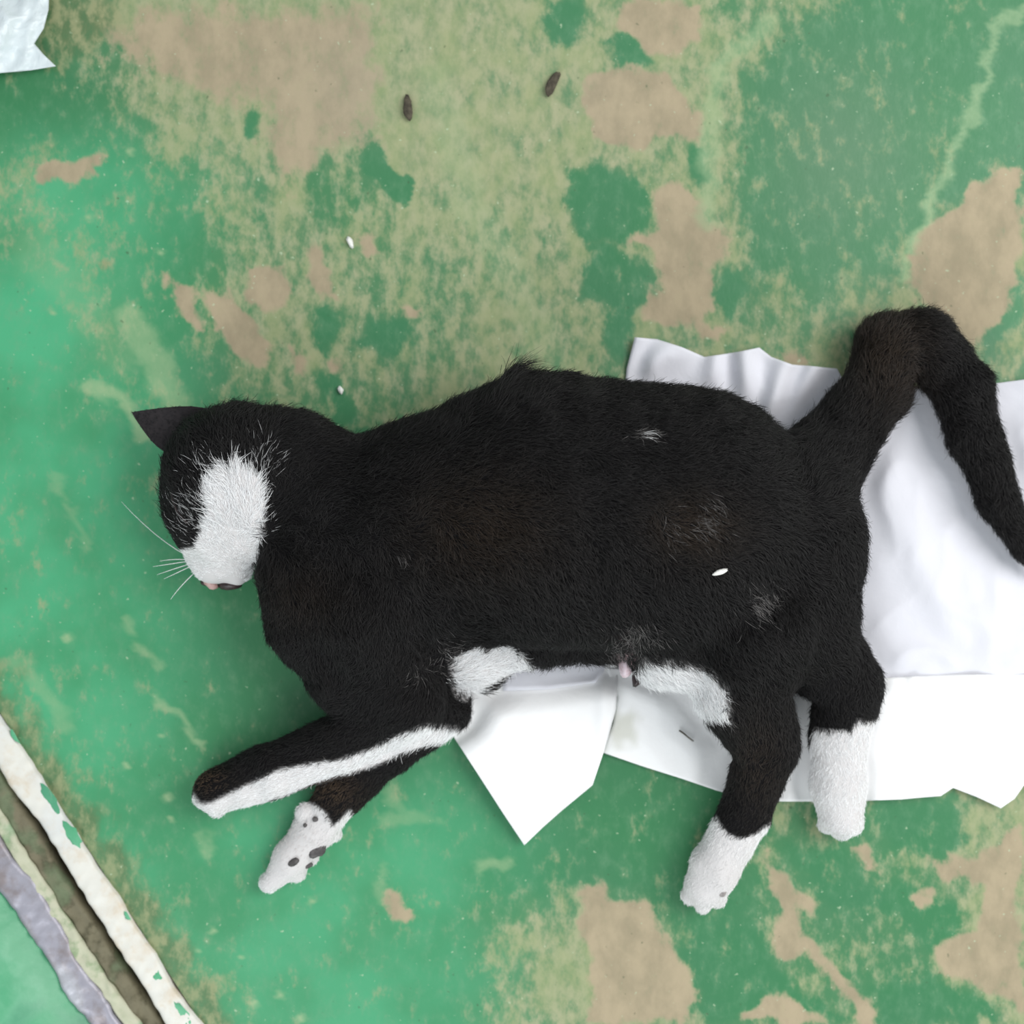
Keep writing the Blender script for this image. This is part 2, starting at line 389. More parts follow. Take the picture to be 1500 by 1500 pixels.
# ---------------------------------------------------------------- the cat's body: one implicit surface
# chain entries: (px, py, z, r) in photograph units at their own height; s = flattening
def chain(pts, s, k): return (pts, s, k)
BODY = [
 chain([(500,850,92,124),(640,775,102,166),(800,748,122,197),(1000,765,120,192),(1128,778,98,136),(1148,895,84,112)], .62, 30),
 chain([(505,900,82,114),(525,970,76,82),(575,985,74,80)], .68, 24),
 chain([(640,880,84,96),(690,930,70,66),(700,972,52,42)], .68, 26),         # lower chest behind the elbow
 chain([(690,940,64,52),(790,925,70,46),(895,922,74,46)], .7, 24),
 chain([(540,890,128,92),(572,1000,98,58),(545,1050,80,46)], .68, 12),           # shoulder blade and upper arm
 chain([(430,700,84,96),(545,775,92,108)], .72, 36),             # neck
 chain([(345,700,90,106)], .80, 26),                             # skull
 chain([(328,745,78,84)], .80, 20),                              # cheek
 chain([(326,785,72,54),(322,815,62,42)], .85, 16),              # muzzle
 chain([(345,815,70,30),(348,838,60,22)], .9, 10),               # cheek pad beside the nose
 chain([(292,806,56,22)], .9, 10),
 chain([(1105,925,112,98),(1088,1005,96,70),(1122,1098,74,48),(1093,1188,52,37),(1052,1268,38,33),(1034,1300,32,31)], .86, 16),
 chain([(985,935,92,72)], .8, 30),                               # inner thigh and groin
 chain([(1180,935,60,74),(1243,1000,50,46),(1228,1080,42,40),(1228,1150,37,38),(1231,1192,32,32)], .88, 14),
 chain([(1180,710,78,78),(1228,648,60,54),(1283,575,46,45),(1300,512,42,47),(1350,498,42,43),(1404,565,40,42),(1428,640,38,36),(1464,730,34,30),(1500,800,26,20),(1516,838,18,8)], .88, 22),
 chain([(600,1030,82,52),(500,1088,62,42),(400,1128,46,38),(318,1160,38,33)], .9, 14),
 chain([(650,1035,42,40),(560,1103,36,37),(502,1160,34,34),(465,1212,32,31),(428,1252,28,26),(404,1284,22,15)], .9, 10),
 # toes
 chain([(300,1168,32,17)], .9, 5), chain([(302,1150,44,15)], .9, 5), chain([(318,1182,28,16)], .9, 5),
 chain([(1012,1312,26,15)], .9, 4), chain([(1030,1322,28,16)], .9, 4), chain([(1050,1316,26,15)], .9, 4),
 chain([(1212,1208,24,15)], .9, 4), chain([(1230,1214,26,16)], .9, 4), chain([(1249,1206,24,15)], .9, 4),
 chain([(395,1292,18,14)], .9, 4), chain([(412,1262,32,13)], .9, 4), chain([(432,1276,20,12)], .9, 4), chain([(458,1254,24,11)], .9, 4),
 chain([(492,1222,24,12)], .9, 4), chain([(448,1190,44,14)], .9, 5),
]
h = 4.0
x0, x1, y0, y1, z0, z1 = 190, 1560, 420, 1350, -6, 262
gx = np.arange(x0, x1, h, dtype=np.float32); gy = np.arange(y0, y1, h, dtype=np.float32); gz = np.arange(z0, z1, h, dtype=np.float32)
FLD = np.full((len(gx), len(gy), len(gz)), 60.0, np.float32)
def smin(a, b, k):
    hh = np.clip(.5 + .5 * (b - a) / k, 0, 1); return b * (1 - hh) + a * hh - k * hh * (1 - hh)
def cone(X, Y, Z, A, B, s):
    ax, ay, az, ar = A; bx, by, bz, br = B
    dx, dy, dz = bx - ax, by - ay, (bz - az) / s
    L = dx * dx + dy * dy + dz * dz + 1e-6
    t = np.clip(((X - ax) * dx + (Y - ay) * dy + (Z - az) / s * dz) / L, 0, 1)
    d = np.sqrt((X - ax - t * dx) ** 2 + (Y - ay - t * dy) ** 2 + ((Z - az) / s - t * dz) ** 2)
    return d - (ar + (br - ar) * t)
def toq(p):
    x, y = p2q(p[0], p[1], p[2]); return (x, y, p[2], p[3] * (1 - p[2] / HC))
for pts, s, k in BODY:
    q = [toq(p) for p in pts]; mg = 60 + k
    lo = [min(p[i] - p[3] for p in q) - mg for i in range(2)]; hi = [max(p[i] + p[3] for p in q) + mg for i in range(2)]
    i0, i1 = np.searchsorted(gx, lo[0]), np.searchsorted(gx, hi[0]); j0, j1 = np.searchsorted(gy, lo[1]), np.searchsorted(gy, hi[1])
    X = gx[i0:i1, None, None]; Y = gy[None, j0:j1, None]; Z = gz[None, None, :]
    loc = None
    if len(q) == 1: loc = cone(X, Y, Z, q[0], q[0], s)
    for a_, b_ in zip(q[:-1], q[1:]):
        d = cone(X, Y, Z, a_, b_, s)
        loc = d if loc is None else smin(loc, d, 8.0)
    FLD[i0:i1, j0:j1] = smin(FLD[i0:i1, j0:j1], loc, float(k))
# slight muscle and coat relief
NZ = N2(gx[:, None, None], gy[None, :, None], gz[None, None, :], 120) * 1.7 + N3(gx[:, None, None], gy[None, :, None], gz[None, None, :], 48) * .8
near = np.abs(FLD) < 20
FLD += np.where(near, NZ, 0).astype(np.float32)
FLAT = 3.4
FLD = np.maximum(FLD, (FLAT - gz)[None, None, :])
def surface_nets(F, h):
    ins = F < 0; nx, ny, nz = F.shape
    shp = (nx - 1, ny - 1, nz - 1)
    acc = np.zeros(shp + (3,), np.float32); cnt = np.zeros(shp, np.float32)
    C = [(i, j, k) for i in (0, 1) for j in (0, 1) for k in (0, 1)]
    def sub(A, c): return A[c[0]:c[0] + shp[0], c[1]:c[1] + shp[1], c[2]:c[2] + shp[2]]
    tot = sum(sub(ins, c).astype(np.int8) for c in C); act = (tot > 0) & (tot < 8)
    I = np.argwhere(act); vid = np.full(shp, -1, np.int64); vid[act] = np.arange(len(I))
    P_ = np.zeros((len(I), 3)); n_ = np.zeros(len(I))
    for a in C:
        for ax in range(3):
            if a[ax]: continue
            b_ = list(a); b_[ax] = 1
            fa_ = F[I[:, 0] + a[0], I[:, 1] + a[1], I[:, 2] + a[2]]; fb_ = F[I[:, 0] + b_[0], I[:, 1] + b_[1], I[:, 2] + b_[2]]
            cr = (fa_ < 0) != (fb_ < 0); t = np.where(cr, fa_ / np.where(cr, fa_ - fb_, 1), 0)
            off = np.array(a, float)[None, :].repeat(len(I), 0); off[:, ax] += t
            P_[cr] += off[cr]; n_ += cr
    V = I + P_ / n_[:, None]
    quads = []
    for ax in range(3):
        sl0 = [slice(1, -1)] * 3; sl0[ax] = slice(0, -1)
        sl1 = [slice(1, -1)] * 3; sl1[ax] = slice(1, None)
        A = ins[tuple(sl0)]; B = ins[tuple(sl1)]
        E = np.argwhere(A != B); o = np.ones(3, int); o[ax] = 0; E = E + o
        b1, b2 = [q for q in range(3) if q != ax]
        if ax == 1: b1, b2 = b2, b1
        def cell(d1, d2):
            G = E.copy(); G[:, b1] -= d1; G[:, b2] -= d2; return vid[G[:, 0], G[:, 1], G[:, 2]]
        q = np.stack([cell(1, 1), cell(0, 1), cell(0, 0), cell(1, 0)], -1)
        flip = ~ins[E[:, 0], E[:, 1], E[:, 2]]
        q[flip] = q[flip][:, ::-1]; quads.append(q)
    return V, np.concatenate(quads)
Vb, Fb = surface_nets(FLD, h)
def lookup(Q):       # trilinear field and gradient at plan points
    g = np.empty((len(Q), 3)); 
    def at(q):
        t = (q - np.array([x0, y0, z0])) / h
        t = np.clip(t, 0, np.array(FLD.shape) - 1.001); i = t.astype(int); f = t - i
        out = 0
        for a in (0, 1):
            for b_ in (0, 1):
                for c_ in (0, 1):
                    out = out + FLD[i[:, 0] + a, i[:, 1] + b_, i[:, 2] + c_] * (f[:, 0] if a else 1 - f[:, 0]) * (f[:, 1] if b_ else 1 - f[:, 1]) * (f[:, 2] if c_ else 1 - f[:, 2])
        return out
    for ax in range(3):
        e = np.zeros(3); e[ax] = h; g[:, ax] = at(Q + e) - at(Q - e)
    return at(Q), g / (np.linalg.norm(g, axis=1)[:, None] + 1e-9)
Vq = Vb * h + np.array([x0, y0, z0])
CATD = FLD[:, :, 2:].min(axis=2)         # plan distance to the cat, for the papers beneath
def cat_dist(x, y):
    tx = np.clip((x - x0) / h, 0, CATD.shape[0] - 1.001); ty = np.clip((y - y0) / h, 0, CATD.shape[1] - 1.001)
    i = tx.astype(int); j = ty.astype(int); fx = tx - i; fy = ty - j
    d = (CATD[i, j] * (1 - fx) + CATD[i + 1, j] * fx) * (1 - fy) + (CATD[i, j + 1] * (1 - fx) + CATD[i + 1, j + 1] * fx) * fy
    out = (x < x0) | (x > x1) | (y < y0) | (y > y1)
    return np.where(out, 60, d)

# coat pattern
WHITE = [
 ([(343,664),(350,682),(366,688),(382,704),(388,735),(385,775),(374,812),(370,884),(300,888),(262,840),(262,808),(286,802),(295,778),(304,748),(299,722),(298,703),(314,692),(324,676),(336,694)], 5),
 ([(660,968),(692,948),(708,960),(732,944),(764,958),(782,976),(750,986),(715,1002),(690,1026),(670,1022),(662,1000)], 6),
 ([(922,985),(945,968),(1000,972),(1040,984),(1064,1010),(1066,1056),(1035,1050),(1000,1040),(960,1024),(930,1010)], 9),
 ([(1040,1180),(1054,1206),(1066,1222),(1085,1229),(1106,1222),(1136,1200),(1125,1260),(1090,1360),(960,1360),(970,1240)], 3),
 ([(1192,1068),(1208,1070),(1248,1070),(1258,1056),(1320,1058),(1310,1260),(1165,1260),(1176,1140),(1186,1090)], 3),
 ([(440,1168),(460,1178),(478,1192),(488,1212),(512,1186),(524,1200),(495,1250),(450,1310),(370,1330),(360,1250)], 3),
]
STRIPE = [(279,1166,5),(290,1186,8),(314,1188,12),(360,1170,17),(413,1147,19),(455,1134,15),(500,1124,11),(545,1110,12),(585,1090,13),(630,1075,15),(668,1074,9)]
def white_p(x, y):
    p = np.zeros(len(x))
    for poly, f in WHITE: p = np.maximum(p, 1 - sm(-f * .6, f, sdp(poly, x, y)))
    for (a, b_, r1), (c_, d, r2) in zip(STRIPE[:-1], STRIPE[1:]):
        dx, dy = c_ - a, d - b_; t = np.clip(((x - a) * dx + (y - b_) * dy) / (dx * dx + dy * dy), 0, 1)
        dd = np.hypot(x - a - t * dx, y - b_ - t * dy) - (r1 + (r2 - r1) * t)
        p = np.maximum(p, 1 - sm(-3, 4, dd))
    return p
SPARSE = [(303,690,30,26,.20),(280,755,22,32,.32),(384,680,18,26,.30),(392,765,12,20,.16),(1112,885,20,20,.6),(930,930,26,18,.5),(905,962,14,14,.6),(612,985,12,26,.10),
          (1030,765,16,24,.4),(985,778,10,20,.3),(1045,738,8,14,.6),(940,637,18,7,.8),(588,815,5,6,.7),(655,960,16,20,.3)]
BROWN = [(308,1142,30,20,1.),(490,1158,42,30,.8),(1010,770,70,50,.4),(1300,520,60,90,.4),(700,770,110,80,.35),(1110,1120,40,80,.3),(440,870,70,50,.2)]
def coat(x, y, n):
    pw = white_p(x, y)
    for a, b_, rx, ry, s in SPARSE: pw = np.maximum(pw, s * np.exp(-(((x - a) / rx) ** 2 + ((y - b_) / ry) ** 2)))
    isw = rng.random(n) < pw
    br = np.zeros(n)
    for a, b_, rx, ry, s in BROWN: br = np.maximum(br, s * np.exp(-(((x - a) / rx) ** 2 + ((y - b_) / ry) ** 2)))
    base = np.array([.0066, .0056, .0058]); brown = np.array([.10, .062, .034])
    col = base[None] * (1 - br[:, None] * .7) + brown[None] * (br[:, None] * .85) ** 1.3
    col *= rng.uniform(.5, 1.5, n)[:, None]
    wc = np.array([.94, .94, .95])[None] * rng.uniform(.92, 1.0, n)[:, None]
    dirty = np.maximum(np.exp(-(((x - 430) / 60) ** 2 + ((y - 1240) / 50) ** 2)), .5 * np.exp(-(((x - 1050) / 60) ** 2 + ((y - 1280) / 60) ** 2)))
    wc = wc * (1 - dirty[:, None] * np.array([  .26, .31, .33])[None])
    lowp = isw & (pw < .7) & ~((x < 420) & (y < 800)); wc[lowp] *= np.array([.17, .16, .155])
    lowp = isw & (pw < .5) & (x < 420) & (y < 800); wc[lowp] *= .55
    col = np.where(isw[:, None], wc, col)
    return isw, col
def apparent(Q):
    k = 1 - Q[:, 2] / HC; return 750 + (Q[:, 0] - 750) / k, 750 + (Q[:, 1] - 750) / k

m_skin, nt, b = new_mat('undercoat', .85, .1)
at = nnode(nt, 'ShaderNodeAttribute', attribute_name='coat'); nt.links.new(at.outputs['Color'], b.inputs['Base Color'])
cat_loc = q2w([860, 840, 0])
cat = empty('cat', tuple(cat_loc))
tag(cat, 'black and white cat lying stretched out on its side, partly on white paper', 'cat')
body = mesh_obj('body', q2w(Vq), Fb, m_skin, cat, offset=cat_loc)
if sum(p.normal.z for p in body.data.polygons if p.center.z > .06) < 0: body.data.flip_normals()
ax_, ay_ = apparent(Vq); pwv = white_p(ax_, ay_)[:, None]
bc = np.array([[.006, .0055, .006]]) * (1 - pwv) + np.array([[.62, .60, .60]]) * pwv
pk = np.exp(-(((ax_ - 916) / 12) ** 2 + ((ay_ - 972) / 22) ** 2))[:, None]; bc = bc * (1 - pk) + pk * np.array([[.62, .42, .44]])
fcol(body.data, 'coat', (bc[:, 0], bc[:, 1], bc[:, 2]))

# ears: thin cupped triangles
def ear(name, tip, bl, br, depth, lab=None):
    # tip, base left, base right as plan points with z; cupped towards the viewer
    tip, bl, br = (np.array(v, float) for v in (tip, bl, br))
    mid = (bl + br) / 2; n_ = np.cross(br - bl, tip - mid); n_ /= np.linalg.norm(n_)
    if n_[2] < 0: n_ = -n_
    R, C_ = 12, 11; V = []
    for side in (1, -1):
        for i in range(R):
            t = i / (R - 1); wd = (1 - t) ** .8 * (1 + .25 * math.sin(math.pi * t))
            for j in range(C_):
                s_ = (j / (C_ - 1) - .5) * 2
                p = mid + (tip - mid) * t + (br - bl) / 2 * s_ * wd
                p = p - n_ * depth * (1 - s_ * s_) * wd * (1 - .4 * t) + n_ * side * (2.2 * (1 - abs(s_) ** 3) * (1 - t) + .3)
                V.append(p)
    F = []
    for k in range(2):
        o = k * R * C_
        for i in range(R - 1):
            for j in range(C_ - 1):
                f = (o + i * C_ + j, o + i * C_ + j + 1, o + (i + 1) * C_ + j + 1, o + (i + 1) * C_ + j)
                F.append(f if k == 0 else f[::-1])
    o = R * C_
    for i in range(R - 1):
        F.append((i * C_, (i + 1) * C_, o + (i + 1) * C_, o + i * C_)); a = i * C_ + C_ - 1; F.append((a, o + a, o + a + C_, a + C_))
    for j in range(C_ - 1): F.append((j, o + j, o + j + 1, j + 1))
    me = mesh_obj(name, q2w(V), F, m_ear, cat, offset=cat_loc)
    return me, np.array(V), F
m_ear, nt, b = new_mat('ear_skin', .8, .2)
n_e = noise_tex(nt, objco(nt), 300, 3, .6); nt.links.new(mixc(nt, n_e, (.012, .011, .013, 1), (.04, .034, .036, 1)), b.inputs['Base Color'])
def Q3(px, py, z):
    x, y = p2q(px, py, z); return (x, y, z)
e1, e1V, e1F = ear('ear', Q3(193, 604, 62), Q3(262, 672, 92), Q3(316, 602, 96), 14)
e2, e2V, e2F = ear('ear', Q3(398, 632, 10), Q3(300, 640, 26), Q3(330, 610, 20), 5)     # the ear the head lies on

# ---------------------------------------------------------------- fur
FLOW = [ # px, py, dx, dy, length, lift
 (320,850,-.3,-1,5,.3),(330,800,-.35,-1,8,.35),(290,820,-.8,-.5,5,.3),(345,740,-.25,-1,12,.35),(300,740,-.75,-.7,11,.35),(385,730,.3,-.9,11,.35),(260,700,-.7,-.8,9,.3),
 (345,670,-.1,-1,13,.35),(300,640,-.6,-.9,10,.3),(370,610,.4,-.9,12,.35),(440,640,1,-.3,15,.35),(520,700,1,.1,17,.35),(400,820,.3,.9,15,.35),
 (470,870,.3,1,15,.35),(450,980,.2,1,13,.3),(560,900,.2,1,15,.35),(600,700,1,-.1,17,.35),(620,580,.8,-.6,17,.4),
 (730,540,.7,-.7,19,.45),(850,530,1,-.3,17,.4),(1000,560,1,-.2,17,.4),(750,700,1,.1,17,.35),(900,680,1,.15,17,.35),(1050,700,1,.1,17,.35),
 (700,850,.7,.6,17,.35),(850,850,.6,.8,17,.35),(700,960,.5,-.5,15,.4),(800,950,.2,1,17,.4),(900,960,.3,1,15,.4),(1000,900,.6,.7,17,.35),(1000,1000,.7,.8,17,.35),
 (1120,900,.5,.8,17,.35),(1150,750,1,.3,17,.35),(1250,830,.6,.8,15,.35),(1200,680,.6,-.8,17,.35),(1280,580,.3,-1,17,.4),(1300,480,.5,-.9,17,.45),(1360,470,1,.2,17,.45),
 (1420,560,.5,.9,16,.45),(1460,700,.4,1,14,.4),(1500,800,.5,1,12,.4),(1110,1050,.3,1,12,.3),(1120,1130,-.3,1,9,.3),(1080,1200,-.5,1,7,.25),(1040,1290,-.4,1,5,.25),
 (1230,960,.6,.8,12,.35),(1230,1040,0,1,10,.3),(1225,1120,0,1,7,.25),(1230,1200,0,1,5,.25),
 (560,1030,-.6,.8,13,.3),(480,1090,-1,.4,9,.3),(400,1130,-1,.35,8,.25),(310,1160,-1,.3,5,.25),(620,1070,-.6,.8,11,.3),(540,1130,-.7,.8,8,.3),(470,1200,-.6,.8,6,.25),(420,1260,-.6,.8,4,.25)]
FA = np.array(FLOW, float)
def flow(x, y):
    dx = np.zeros(len(x)); dy = dx.copy(); L = dx.copy(); lf = dx.copy(); W = dx.copy()
    for a in FA:
        w_ = 1 / (((x - a[0]) ** 2 + (y - a[1]) ** 2) + 120) ** 1.5
        nrm = math.hypot(a[2], a[3]); dx += w_ * a[2] / nrm; dy += w_ * a[3] / nrm; L += w_ * a[4]; lf += w_ * a[5]; W += w_
    return dx / W, dy / W, L / W, lf / W
tri = np.concatenate([Fb[:, [0, 1, 2]], Fb[:, [0, 2, 3]]])
A_, B_, C_ = Vq[tri[:, 0]], Vq[tri[:, 1]], Vq[tri[:, 2]]
nrm = np.cross(B_ - A_, C_ - A_); ar = np.linalg.norm(nrm, axis=1) / 2
cz = (A_[:, 2] + B_[:, 2] + C_[:, 2]) / 3
_, gN = lookup((A_ + B_ + C_) / 3)
wgt = ar * np.where(gN[:, 2] > -.35, 1, .12) * (cz > 3)
NH = 190000
ti = rng.choice(len(tri), NH, p=wgt / wgt.sum())
u_ = rng.random(NH); v_ = rng.random(NH); f_ = u_ + v_ > 1; u_[f_] = 1 - u_[f_]; v_[f_] = 1 - v_[f_]
R0 = A_[ti] + (B_[ti] - A_[ti]) * u_[:, None] + (C_[ti] - A_[ti]) * v_[:, None]
_, RN = lookup(R0)
# ear hairs
def ear_roots(V, F, n):
    T = np.array([[f[0], f[1], f[2]] for f in F if len(f) == 4] + [[f[0], f[2], f[3]] for f in F if len(f) == 4])
    a, b_, c_ = V[T[:, 0]], V[T[:, 1]], V[T[:, 2]]; nn = np.cross(b_ - a, c_ - a); aa = np.linalg.norm(nn, axis=1)
    i = rng.choice(len(T), n, p=aa / aa.sum()); u = rng.random(n); v = rng.random(n); f = u + v > 1; u[f] = 1 - u[f]; v[f] = 1 - v[f]
    R = a[i] + (b_[i] - a[i]) * u[:, None] + (c_[i] - a[i]) * v[:, None]
    N = nn[i] / (aa[i][:, None] + 1e-9)
    N[rng.random(n) < .5] *= -1
    return R, N
er, en = ear_roots(e1V, e1F, 1600)
px_, py_ = apparent(R0)
dx, dy, L, lf = flow(px_, py_)
# the tuft standing up on the back
tuft = np.exp(-(((px_ - 734) / 13) ** 2 + ((py_ - 552) / 22) ** 2))
D = np.stack([dx, dy, np.zeros(NH)], -1)
D += np.stack([N1(px_, py_, 0, 60) * .22 + N2(px_, py_, 0, 14) * .16, N3(px_, py_, 0, 60) * .22 + N4(px_, py_, 0, 14) * .16, np.zeros(NH)], -1)
D += rng.normal(size=(NH, 3)) * .14
D = D * (1 - tuft[:, None]) + tuft[:, None] * np.array([[-.25, -1.0, .1]])
L = L * 1.15 * (1 + 2.6 * tuft) * rng.uniform(.6, 1.3, NH)
L = L * (1 + .7 * ((px_ < 420) & (py_ < 780) & (rng.random(NH) < .3)))
# where the coat meets the ground let it shorten
L *= .45 + .55 * sm(3, 22, R0[:, 2])
D -= RN * np.sum(D * RN, 1)[:, None]; D /= np.linalg.norm(D, axis=1)[:, None] + 1e-6
# ear
De = np.array(Q3(193, 604, 62))[None] - er; De /= np.linalg.norm(De, axis=1)[:, None]; De += rng.normal(size=De.shape) * .2
L = L * np.where((((px_ - 309) / 13) ** 2 + ((py_ - 853) / 13) ** 2 < 1) | (((px_ - 338) / 20) ** 2 + ((py_ - 857) / 11) ** 2 < 1), .12, 1)
R0 = np.concatenate([R0, er]); RN = np.concatenate([RN, en]); D = np.concatenate([D, De]); L = np.concatenate([L, rng.uniform(3, 6, len(er))]); lf = np.concatenate([lf, np.full(len(er), .2)])
NT = len(R0)
px_, py_ = apparent(R0)
isw, hc = coat(px_ + rng.normal(size=NT) * 1.2, py_ + rng.normal(size=NT) * 1.2, NT)
isw[NH:] = False; hc[NH:] = np.array([.014, .013, .015])
K = 5
pts = np.empty((NT, K, 3))
lift = np.clip(lf * rng.uniform(.6, 1.9, NT), .1, 1.1)[:, None]
curl = rng.normal(size=(NT, 3)) * .10
p = R0 - RN * .6; pts[:, 0] = p; dcur = D + RN * lift * 1.6
for k in range(1, K):
    dcur = dcur - RN * lift * .55 + curl; dn = dcur / (np.linalg.norm(dcur, axis=1)[:, None] + 1e-6)
    p = p + dn * (L / (K - 1))[:, None]
    p[:, 2] = np.maximum(p[:, 2], 2.9); pts[:, k] = p
m_fur, nt, b = new_mat('black_fur', .5, .35)
at = nnode(nt, 'ShaderNodeAttribute', attribute_name='tint'); nt.links.new(at.outputs['Color'], b.inputs['Base Color'])
def make_fur(name, sel, rad, lab):
    n = int(sel.sum()); cu = bpy.data.hair_curves.new(name)
    cu.add_curves([K] * n)
    pos = q2w(pts[sel].reshape(-1, 3)) - cat_loc
    cu.position_data.foreach_set('vector', pos.astype(np.float32).ravel())
    ra = cu.attributes.get('radius') or cu.attributes.new('radius', 'FLOAT', 'POINT')
    prof = np.array([1.0, .95, .8, .55, .12]) * rad
    ra.data.foreach_set('value', np.tile(prof, n).astype(np.float32))
    ta = cu.attributes.new('tint', 'FLOAT_COLOR', 'CURVE')
    ta.data.foreach_set('color', np.concatenate([hc[sel], np.ones((n, 1))], 1).astype(np.float32).ravel())
    cu.materials.append(m_fur)
    o = bpy.data.objects.new(name, cu); link(o, cat)
    tag(o, lab, kind='stuff')
    return o
make_fur('black_fur', ~isw, .00012, 'black fur with brownish patches')
make_fur('white_fur', isw, .00011, 'white fur on the face, belly, leg stripe and feet')

# small features
def surf_z(px, py):        # top of the body under a photograph point
    zs = np.linspace(240, 2, 240); q = np.array([Q3(px, py, z) for z in zs]); f, _ = lookup(q)
    i = np.argmax(f < 0); return zs[i] if (f < 0).any() else 2.0
def rim(px, py):           # walk in from the muzzle's edge to where the body begins, at nose height
    for dy in range(-14, 30):
        if lookup(np.array([Q3(px, py - dy, 58)]))[0][0] < 0: return py - dy
    return py
def blob(name, px, py, z, rx, ry, rz, mat, parent=None, rot=0.0, seed=0, bumpy=.08, off=None, tail=0.0):
    r = Noise(seed + 100, 10); V = []; F = []; nr, ns = 8, 14
    cx_, cy_ = p2q(px, py, z)
    for i in range(nr + 1):
        a = math.pi * i / nr
        for j in range(ns):
            t = 2 * math.pi * j / ns
            x, y, zz = math.sin(a) * math.cos(t), math.sin(a) * math.sin(t), math.cos(a)
            q = 1 + bumpy * float(r(x, y, zz, 1.6)); 
            x, y, zz = x * rx * q * (1 - tail * x), y * ry * q * (1 - tail * x), zz * rz * q
            V.append((cx_ + x * math.cos(rot) - y * math.sin(rot), cy_ + x * math.sin(rot) + y * math.cos(rot), z + zz))
    for i in range(nr):
        for j in range(ns): F.append((i * ns + j, i * ns + (j + 1) % ns, (i + 1) * ns + (j + 1) % ns, (i + 1) * ns + j)[::-1])
    if parent is None:
        base = q2w([cx_, cy_, z - rz]); o = mesh_obj(name, q2w(V), F, mat, None, offset=base); o.location = tuple(base); return o
    return mesh_obj(name, q2w(V), F, mat, parent, offset=cat_loc)
def simple(name, c1, c2, rough, spec=.4, scale=300):
    m, nt, b = new_mat(name, rough, spec); n_ = noise_tex(nt, objco(nt), scale, 4, .6)
    nt.links.new(mixc(nt, ramp01(nt, n_, .35, .65), c1, c2), b.inputs['Base Color']); bump(nt, b, n_, .3, .0004); return m
m_pink = simple('nose_skin', (.42, .26, .24, 1), (.55, .38, .36, 1), .45)
m_lip = simple('dark_lip', (.02, .014, .016, 1), (.05, .03, .03, 1), .4)
m_pad2 = simple('pale_paw_pad_skin', (.22, .20, .20, 1), (.34, .31, .30, 1), .7)
m_pad = simple('paw_pad_skin', (.05, .045, .045, 1), (.11, .10, .10, 1), .6)
nz = blob('nose', 309, rim(309, 853), 60, 12, 7, 10, m_pink, cat, .5, 1); nz['label'] = 'pinkish grey nose'
blob('lip', 337, rim(337, 858) + 1, 58, 18, 7, 9, m_lip, cat, -.05, 2)['label'] = 'dark lips of the mouth'
blob('nostril', 300, rim(300, 856) + 2, 58, 6, 4, 6, m_lip, cat, .4, 3)
z_ = surf_z(262, 745)
def tube(name, pl, r0, r1, mat, parent, offset, n=6):
    pl = np.array(pl, float); V = []; F = []
    for i, p_ in enumerate(pl):
        d = pl[min(i + 1, len(pl) - 1)] - pl[max(i - 1, 0)]; d /= np.linalg.norm(d)
        s_ = np.cross(d, [0, 0, 1.0]); s_ /= np.linalg.norm(s_) + 1e-9; t_ = np.cross(d, s_); r = r0 + (r1 - r0) * i / (len(pl) - 1)
        for j in range(n): V.append(p_ + r * (s_ * math.cos(6.283 * j / n) + t_ * math.sin(6.283 * j / n)))
    for i in range(len(pl) - 1):
        for j in range(n): F.append((i * n + j, i * n + (j + 1) % n, (i + 1) * n + (j + 1) % n, (i + 1) * n + j))
    F.append(tuple(range(n))[::-1]); F.append(tuple(range((len(pl) - 1) * n, len(pl) * n)))
    o = mesh_obj(name, q2w(V), F, mat, parent, offset=offset)
    return o
ely = [Q3(x, y, surf_z(x, y) + 1) for x, y in ((252, 722), (255, 735), (260, 748), (267, 758), (275, 766))]
o = tube('eyelid', ely, 3.2, 2.0, m_lip, cat, cat_loc); o['label'] = 'closed black eyelid'
m_whisk = simple('whisker_hair', (.8, .8, .8, 1), (.9, .9, .9, 1), .3)
for (a, m, b_) in (((276,815),(228,790),(178,735)),((276,822),(250,826),(224,830)),((278,826),(252,834),(230,842)),((278,820),(255,818),(234,822)),((280,829),(262,838),(240,848)),((288,836),(262,860),(250,878))):
    L_ = []
    for t in np.linspace(0, 1, 7):
        L_.append(Q3((1 - t) ** 2 * a[0] + 2 * t * (1 - t) * m[0] + t * t * b_[0], (1 - t) ** 2 * a[1] + 2 * t * (1 - t) * m[1] + t * t * b_[1], 58 + 14 * math.sin(t * 2)))
    tube('whisker', L_, .75, .22, m_whisk, cat, cat_loc, 5)
for (x, y, rx, ry, rot, sd) in ((464,1246,15,10,-.5,1),(430,1263,9,5,-.5,2),(462,1200,4,4,0,3),(447,1209,3,3,0,4),(452,1268,7,4,-.3,5)):
    blob('paw_pad', x, y, surf_z(x, y) + 1.0, rx, ry, 4, m_pad, cat, rot, sd)
o = blob('paw_pad', 1058, 1306, surf_z(1052, 1306) - 5, 8, 6, 4, m_pad2, cat, -1, 9)
m_skinp = simple('bare_belly_skin', (.60, .44, .47, 1), (.72, .60, .66, 1), .6)
o = blob('bare_skin', 917, 974, surf_z(915, 955) * .72, 10, 20, 18, m_skinp, cat, .15, 12); o['label'] = 'bare pink skin of the groin'
o = blob('skin_fold', 934, 992, surf_z(940, 985) * .72, 8, 14, 10, m_lip, cat, .35, 13); o['label'] = 'dark fold of skin in the groin'

